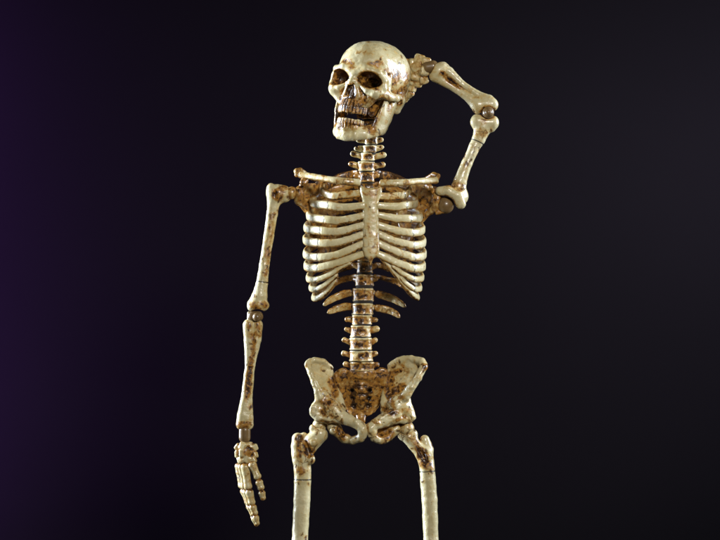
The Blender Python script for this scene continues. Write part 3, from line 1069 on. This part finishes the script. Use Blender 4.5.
s = Shape(.22, 49)
a0, a1 = p(440, 68.5, 12), p(488, 108, 8)
s.add(chain([p(443, 67, 12), p(449, 71, 12), p(462, 83, 11), p(477, 93.5, 9), p(489, 99.5, 8), p(493, 104, 8)], [6.4, 5.0, 3.4, 3.8, 5.2, 4.6], (1, .95, 1)))
s.add(chain([p(435.5, 75.5, 12), p(443, 80, 12), p(458, 89.5, 11), p(470, 98, 9), p(478, 106, 8), p(478, 109, 8)], [6.0, 4.8, 3.6, 4.6, 6.2, 4.6], (1, .95, 1)), 1.5)
s.add(cap(p(479, 103.5, 9), p(491.5, 104.5, 8), 7.4, 6.8), 3)
s.add(ball(p(438.5, 70.5, 12), 8.2), 3)
s.cut(chain([p(443, 73.5, 5), p(450, 80, 6.2), p(460, 86.6, 7.2)], [1.2, 2.0, .9]), 1.0, .8)
s.ink(lambda V, c=chain([p(442, 73, 6), p(450, 80, 7), p(459, 86.3, 8)], [.3, 1.2, .3]): np.clip(1 - c.fn(V) / .8, 0, 1) * .8)
s.cut(cap(p(488.5, 113, -8), p(488.5, 113, 20), 6.4), .8, .7)
s.cut(ball(p(430, 67, 12), 6), 1, .4)
bone('forearm_bone', s, vox=.65, base=.10, groove=.4, flecks=20)
knob(430, 66, 14, 6.2, name='wrist_joint', axis=(-1, 0, -.15), h=3.0)

s = Shape(.25, 53)
for (x, y, r, yy) in ((420, 58.5, 4.8, 18), (426.5, 61, 4.0, 15), (413.5, 62, 4.2, 20), (417.5, 67, 4.8, 16), (424, 70, 4.6, 14), (411, 69, 4.2, 20), (416, 75, 4.4, 18),
                      (423.5, 78.5, 4.0, 17), (412, 79, 4.0, 22), (418.5, 82, 3.6, 20), (412.5, 86.5, 3.6, 24), (408, 74, 4.5, 24), (419, 72, 6, 22), (414, 66, 6, 24), (414, 80, 5, 26)):
    s.add(rbox(p(x, y, yy), (r * 1.22, r * 1.0, r * 1.16), r * .68, Rz(rr.uniform(-.6, .6)) @ Ry(rr.uniform(-.7, .7))), .9)
hand2 = bone('hand', s, vox=.5, base=.3, groove=.75)
for k in range(4):
    h = 60 + k * 8.5
    a = p(407, h, 30 + k); b = p(393, h + 2, 44)
    c = p(389, h + 3, 47); d = p(377, h + 4, 52 - abs(k - 1.2) * 2)
    e = p(373, h + 5, 53 - abs(k - 1.2) * 2); f = p(364, h + 6, 53 - abs(k - 1.2) * 3)
    phalanx(a, b, 3.8, hand2, name='palm_bone'); phalanx(c, d, 3.4, hand2); phalanx(e, f, 3.0, hand2, 2.4)
phalanx(p(412, 91, 26), p(405, 98, 34), 3.8, hand2, name='thumb_bone')
phalanx(p(402, 101, 37), p(395, 106, 42), 3.4, hand2, 2.6, name='thumb_bone')

# ------------------------------------------------------------------ pelvis
s = Shape(.6, 71)
iliac = [(305.3, 363), (308, 359), (314.5, 357.6), (322, 359.2), (328.5, 363.5), (332.8, 370), (333.4, 377), (336, 386), (340, 394), (343.5, 402), (345, 411), (343, 419), (334, 425), (320, 421.5), (311.5, 414), (310.8, 407.5),
         (315, 400), (315.6, 391), (312.5, 381), (308, 373)]
s.add(plate(iliac, lambda x, z: 10 + (x + 40) * .75 - 12 * np.clip((-z - 100) / 34, 0, 1) - (x + 40) * .5 * np.clip((-z - 115) / 25, 0, 1), lambda x, z: 2.0 + 6.5 * np.clip((-z - 100) / 36, 0, 1), 1.6))
s.add(chain([p(307.5, 363.5, 0), p(310.5, 373, -5), p(314.5, 382, -8), p(318.5, 391, -9), p(320, 398, -9)], [2.4, 2.6, 3.0, 4.0, 4.6]), 2.5)      # front edge of the wing
s.add(chain([p(307.5, 362.5, 0), p(314.5, 360, 4), p(323, 362, 11), p(330.5, 368.5, 18)], [2.2, 2.2, 2.4, 2.6]), 1.5)
s.add(chain([p(331, 374, 16), p(333, 385, 12), p(339, 396, 4), p(342, 407, -3)], [2.2, 3.2, 3.4, 4]), 3)
s.add(ell(p(326, 404, -5), (10, 8, 13), Ry(-.35)), 3)
s.add(ell(p(318, 411, -5), (7.2, 8, 8)), 3)
s.add(chain([p(314, 411, -8), p(318, 417.5, -11), p(328, 419, -13), p(338, 418, -13)], [3.2, 3.6, 3.6, 3.6]), 2)
s.add(chain([p(332, 408, -9), p(340, 415.5, -13), p(350, 420, -17), p(358, 423.5, -19), p(363, 428, -20)], [9, 7.2, 5.4, 5.0, 5.8], (1, .9, 1)), 2.5)
s.add(chain([p(363, 431, -20), p(360.5, 436.5, -18), p(352, 440, -12), p(344, 438.5, -6), p(338, 432, -3), p(333, 425, -2)], [5, 4.2, 4.0, 4.4, 5.4, 7]), 2)
s.add(ell(p(333.5, 430.5, -8), (4.2, 4.5, 4.2)), 1.2)
s.add(rbox(p(362.3, 430.5, -19), (3.6, 4, 6.5), 2), 2)
s.add(ball(p(356.5, 421.5, -21), 3.2), 1.2)
s.add(ell(p(346, 438, -9), (6, 5, 4.6), Ry(.4)), 1.5)
s.add(cap(p(337, 414, -15), p(352, 419.5, -20), 1.6, 1.6), 1.2)
s.cut(ell(p(351, 431, -10), (6.2, 14, 3.7), Ry(.42)), .6, .5)
s.cut(ell(p(341.5, 430, -12), (3.4, 5, 5.5), Ry(-.5)), 1.2, .7)
s.cut(ball(p(321, 425, -2), 6.6), 1.0, .4)
s.cut(ell(p(321, 373, -6), (4.5, 8.5, 10), Ry(-.5)), 3)
s.cut(ell(p(325, 396, -16), (2.2, 3.5, 6), Ry(.6)), 2, .15)
s.cut(cap(p(322, 421, -15), p(334, 423.5, -15), 1.4), 1.2, .5)
s.paint(ell(p(333, 386, 2), (3, 14, 10), Ry(-.3)), .6)
rq = random.Random(12)
for (x, y, w, h, v) in ((327, 402, 5, 1.6, .6), (333, 398, 2.4, 4, .5), (322, 409, 4.5, 1.2, .6), (336, 410, 5, 1.4, .55), (339, 432, 4, 5, .5), (323, 389, 2.6, 1.2, .55), (365, 425, 1.2, 6, .6), (346, 427, 2, 3, .4),
                        (329, 405, 1.2, 5, .5), (334, 404, 5, 1, .5), (319, 400, 2.6, 1, .5), (330, 415, 7, 1.1, .55), (341, 416, 3, 1, .4), (343, 438, 3, 1, .5), (350, 441, 3, .9, .5), (327, 396, 1.0, 2.4, .5)):
    s.paint(ell(p(x, y, -8), (w, 14, h), Ry(rq.uniform(-.6, .6))), v * .6)
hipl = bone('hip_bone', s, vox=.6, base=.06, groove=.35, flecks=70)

s = Shape(.6, 73)
iliac = [(388.5, 368), (392, 362), (398.5, 358), (406, 356.3), (415, 356.8), (422.5, 358.6), (426.4, 362.5), (426, 368), (423, 376), (418, 384), (412.5, 391.5), (410.3, 398), (412.5, 407), (414.3, 416), (412, 421), (404, 423),
         (392, 420), (384, 416), (381, 411), (381.3, 400), (383.5, 389), (384.5, 378)]
s.add(plate(iliac, lambda x, z: 12 - (x - 30) * .42 - 8 * np.clip((-z - 108) / 30, 0, 1) + (x - 30) * .3 * np.clip((-z - 115) / 25, 0, 1), lambda x, z: 2.2 + 6 * np.clip((-z - 104) / 34, 0, 1), 1.6))
s.add(chain([p(390, 366, 14), p(398, 359.8, 10), p(411, 358.8, 2), p(421.5, 361, -4), p(423.5, 367, -8), p(418, 377, -11), p(411, 386.5, -12), p(405, 396, -11)], [1.8, 2.2, 2.6, 3.4, 3.8, 4.0, 4.2, 5.0]), 2.5)
s.add(chain([p(387, 378, 14), p(385.5, 392, 9), p(385, 404, 1), p(388, 414, -5)], [2.6, 3.0, 3.6, 4.5]), 3)
s.add(ell(p(398, 406, -6), (12, 9, 12), Ry(.3)), 3)
s.add(ell(p(408, 413, -4), (6.2, 8, 9)), 3)
s.add(chain([p(412, 417, -6), p(403, 420, -10), p(393, 419, -13)], [3, 3.6, 4]), 2)
s.add(chain([p(394, 415, -9), p(384, 419.5, -14), p(376, 422.5, -18), p(370.5, 426.5, -20)], [9, 7, 5.6, 5.4], (1, .9, 1)), 2.5)
s.add(chain([p(371.5, 429, -20), p(374, 436, -17), p(381, 439.5, -11), p(389, 436, -6), p(396, 428, -2)], [4.8, 4.4, 4.2, 4.8, 6.4]), 2)
s.add(rbox(p(371.5, 430, -19), (3.8, 4, 6.5), 2), 2)
s.add(ball(p(377, 421.5, -21), 3.2), 1.2)
s.add(ell(p(383, 438, -10), (7, 5, 5), Ry(-.2)), 1.5)
s.add(cap(p(393, 411, -16), p(380, 418, -20), 1.6, 1.6), 1.2)
s.add(ell(p(384, 431, -3), (12, 4, 8)), 2)
s.cut(ell(p(385, 431.5, -18), (7.5, 6, 2.8), Ry(-.35)), 2, .8)
s.cut(ball(p(406, 427, -2), 7), 1.0, .4)
s.cut(ell(p(398, 379, -9), (7, 9, 14), Ry(.6)), 4)
s.cut(cap(p(391, 396, -19), p(395, 404, -20), 1.5), 2, .2)
s.paint(ell(p(389.5, 385, 4), (4, 14, 13)), .6)
s.paint(ell(p(399, 372, 4), (9, 14, 8), Ry(.5)), .22)
s.paint(ell(p(396, 391, 0), (10, 14, 2.6), Ry(-.6)), .6)
for (x, y, w, h, v) in ((392, 403, 1.0, 5, .5), (389, 411, 6, 1.2, .5), (401, 418, 6, 1.2, .5), (386, 432, 7, 4, .55), (425, 367, 1.6, 1.8, .8), (366.5, 426, 1.2, 6, .6), (378, 421, 6, 1.0, .5), (401, 398, 2, 1.0, .5),
                        (397, 372, 5, 1.0, .45), (403, 364, 1, 3, .3), (405, 409, 3, 1, .45), (395, 412, 3, 1, .5), (373, 434, 1.4, 3, .4), (385, 407, 1, 3, .3), (410, 420, 2, 1, .4), (390, 438, 3, 1, .4)):
    s.paint(ell(p(x, y, -8), (w, 14, h), Ry(rq.uniform(-.5, .5))), v)
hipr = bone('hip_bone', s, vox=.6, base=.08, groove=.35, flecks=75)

# sacrum and tail bone
s = Shape(.45, 77)
def sac_y(x, z):
    return 9 + 6 * np.clip((-z - 108) / 35, 0, 1) + 3.0 * np.clip((np.abs(x - 1) - 9) / 6, 0, 1)
s.add(plate([(333, 377), (337, 370.5), (345, 368.5), (351, 371), (374, 371), (380, 368), (387, 370), (388, 378), (385, 390), (382, 399), (378.5, 407), (374, 414), (363, 417.5), (350, 415), (344.5, 407), (341, 398), (335.5, 389)],
            sac_y, lambda x, z: 6.5 - 2.5 * np.clip((-z - 108) / 35, 0, 1), 2.5))
s.add(cyl(p(361.8, 375, 9), 11.5, 9.5, 4.5, 2), 3)
s.add(ell(p(361.5, 390, 9), (8, 7.5, 18)), 3)
s.cut(cap(p(347, 376, -1), p(346, 388, 2), 2.4), 2.5, .3)
s.cut(cap(p(377, 376, -1), p(377, 388, 2), 2.4), 2.5, .3)
for yy, dx in ((390.5, 8.8), (398.5, 8.0), (406.5, 7.4)):
    for q in (-1, 1):
        s.cut(cap(p(361.0 + q * dx, yy, 2), p(361.0 + q * dx, yy, 10), 1.9), .8, .45)
        s.ink(lambda V, c=p(361.0 + q * dx, yy, 5.5): np.clip(2.2 - np.hypot(V[:, 0] - c[0], V[:, 2] - c[2]) / 1.1, 0, .7) * (V[:, 1] > 4))
    s.cut(cap(p(355, yy - 3.8, 2.5), p(367, yy - 3.8, 2.5), .9), 1.2, .3)
bone('sacrum', s, vox=.62, base=.62, groove=.5, flecks=20)
s = Shape(.2, 79)
s.add(chain([p(361, 416, 13), p(361, 421, 10), p(362, 424, 6)], [4.2, 3.2, 2.0], (1.3, 1, 1)))
bone('tail_bone', s, vox=.6, base=.6, groove=.3)

# ------------------------------------------------------------------ legs
knob(319.5, 425.5, 0, 7.2, mat=BONE, base=.3)
knob(406.5, 428.5, 0, 7.8, mat=BONE, base=.36)


def leg(side):
    s = Shape(.28, 83 + side)
    if side < 0:
        s.add(chain([p(319.5, 434.5, -2), p(313, 441, -2), p(307, 448, -1)], [8.2, 8.4, 9]), 2)
        s.add(cap(p(313.5, 428.5, -2), p(323, 436.5, -2), 4.4, 3.8), 2)
        s.add(chain([p(297.5, 438.5, 2), p(298.5, 446, 1), p(301, 458, 0)], [5.8, 7.4, 8.2]), 3)
        s.add(cap(p(304, 435.5, 0), p(302.5, 444, 0), 3.4, 5), 2)
        s.add(ell(p(310.7, 458.8, -5), (4.6, 5, 5.4)), 1.6)
        sh = [p(301, 455, 0), p(302.6, 470, 0), p(302.6, 481, 0), p(302, 500, 0), p(300, 540, 0), p(297, 590, 0), p(296, 610, 0)]
        s.add(chain(sh, [9, 8.4, 8.4, 8.3, 8.0, 8.5, 10.5]), 3)
        s.cut(ell(p(300, 437, -6), (2.0, 4, 3.6)), 1, .7)
        s.cut(ell(p(307.5, 447, -10), (2.4, 5, 9), Ry(-.3)), 2, .7)
        s.cut(ball(p(320, 424.5, 0), 7.2), .6, .3)
        s.add(ell(p(313.5, 442, -9), (4, 3.6, 4)), 1.2)
        seam_cut(s, p(302.6, 470, 0), p(302.4, 490, 0), .47, 9.6, .7)
        s.paint(ell(p(311, 452, -6), (6, 6, 3)), .5)
        s.paint(ell(p(300, 455, -8), (2, 4, 7)), .32)
        s.paint(ell(p(301, 470, -8), (3, 3, 3)), .35)
        s.paint(ell(p(299, 445, -8), (2, 4, 4)), .3)
        kx, ky = 296, 618
    else:
        s.add(chain([p(409, 437, 0), p(414, 444, 0), p(421, 452, 0)], [7.4, 6.2, 7.2]), 2)
        s.add(cap(p(402, 436, 0), p(413, 434, 0), 4.2, 4.6), 3)
        s.add(chain([p(425, 440, 5), p(427.5, 450, 4), p(427, 462, 2)], [4.8, 6, 6.4]), 3)
        s.add(ell(p(427.3, 456, -6), (3.8, 4, 4.2)), 1.2)
        sh = [p(424, 455, 0), p(427, 468, 0), p(428, 480, 0), p(429.5, 500, 0), p(431, 540, 0), p(433, 590, 0), p(434, 610, 0)]
        s.add(chain(sh, [7.6, 7.4, 7.8, 7.8, 7.4, 8.2, 10.5]), 3)
        s.cut(ell(p(421, 452, -9), (2.0, 4, 10), Ry(.5 * -1)), 2, .65)
        s.cut(ball(p(406.5, 428, 0), 7.6), .6, .3)
        seam_cut(s, p(427, 460, 0), p(428.3, 484, 0), .47, 9, .6)
        s.paint(ell(p(422, 458, -8), (4, 6, 10)), .5)
        s.paint(ell(p(430, 466, -8), (4, 6, 4)), .4)
        s.paint(ell(p(414, 438, -7), (5, 4, 4)), .25)
        kx, ky = 434, 618
    # lower end of the thigh bone
    for q in (-1, 1):
        s.add(ell(p(kx + q * 7, ky, 0), (8.5, 12, 10)), 3)
    cutz = -(472 - 270 if side > 0 else 480 - 270)

    def clean(V):
        return np.where(V[:, 2] < cutz, -.14, 0.0)
    bone('thigh_bone', s, vox=.7, base=.15, groove=.45, basefn=clean, flecks=60)
    s = Shape(.25, 87 + side)
    s.add(ell(p(kx, ky - 3, -13), (8, 4, 9)))
    bone('kneecap', s, vox=.9, base=.1)
    s = Shape(.25, 89 + side)
    s.add(rbox(p(kx, ky + 17, 0), (14.5, 11, 6), 4))
    s.add(chain([p(kx, ky + 24, 0), p(kx, ky + 60, 0), p(kx, ky + 120, 2), p(kx, ky + 158, 3), p(kx, ky + 164, 3)], [9.5, 6.5, 5.5, 7.5, 8.5]), 4)
    bone('shin_bone', s, vox=1.0, base=.1)
    s = Shape(.25, 91 + side)
    s.add(chain([p(kx + side * 12, ky + 26, 5), p(kx + side * 12, ky + 60, 6), p(kx + side * 11, ky + 120, 6), p(kx + side * 10, ky + 168, 5)], [4, 2.6, 2.6, 4.4]), 2)
    bone('calf_bone', s, vox=1.0, base=.12)
    # foot: ankle and heel lumps, then the toe rays
    s = Shape(.3, 93 + side)
    fz = 815 - .5
    for (dx, dy, h, r) in ((0, 4, 26, 9), (0, 16, 13, 10), (0, 26, 10.5, 9.5), (-4, -8, 17, 7), (5, -8, 15, 7), (-6, -18, 13, 6), (0, -18, 14, 6), (6, -18, 11, 6)):
        s.add(ell(p(kx + dx, fz - h, dy), (r, r, r)), 2)
    foot = bone('foot', s, vox=1.0, base=.25, groove=.6)
    for k in range(5):
        x0 = kx + (k - 2) * 5.2; x1 = kx + (k - 2) * 8.0 + side * 2
        r = 4.4 if (k == 0) == (side > 0) and k in (0,) or (k == 4 and side < 0) else 3.2
        L_ = 62 - abs(k - 2) * 4
        phalanx(p(x0, fz - 10, -24), p((x0 + x1) / 2, fz - 5, -24 - L_ * .5), r, foot, name='toe_bone')
        phalanx(p((x0 + x1) / 2, fz - 4, -24 - L_ * .6), p(x1, fz - 4, -24 - L_ * .78), r * .9, foot, name='toe_bone')
        phalanx(p(x1, fz - 3.4, -24 - L_ * .88), p(x1, fz - 3.2, -24 - L_), r * .8, foot, name='toe_bone')


leg(-1); leg(1)

ROOT['label'] = 'ivory skeleton figure stained brown, one arm hanging, the other raised behind its tilted skull'
ROOT['category'] = 'skeleton'

# backdrop: purple lamp at left, unseen grey fill added at right to brighten it
area('purple_lamp', (-0.74, 0.80, wz(-40)), (-0.58, 1.05, wz(-40)), 3.1, 0.06, 0.9, (0.52, 0.14, 1.0), 110)
area('backdrop_fill', (1.15, 0.35, wz(250)), (0.33, 1.05, wz(130)), 2.0, 0.2, 0.2, (0.90, 0.82, 1.0), 60)
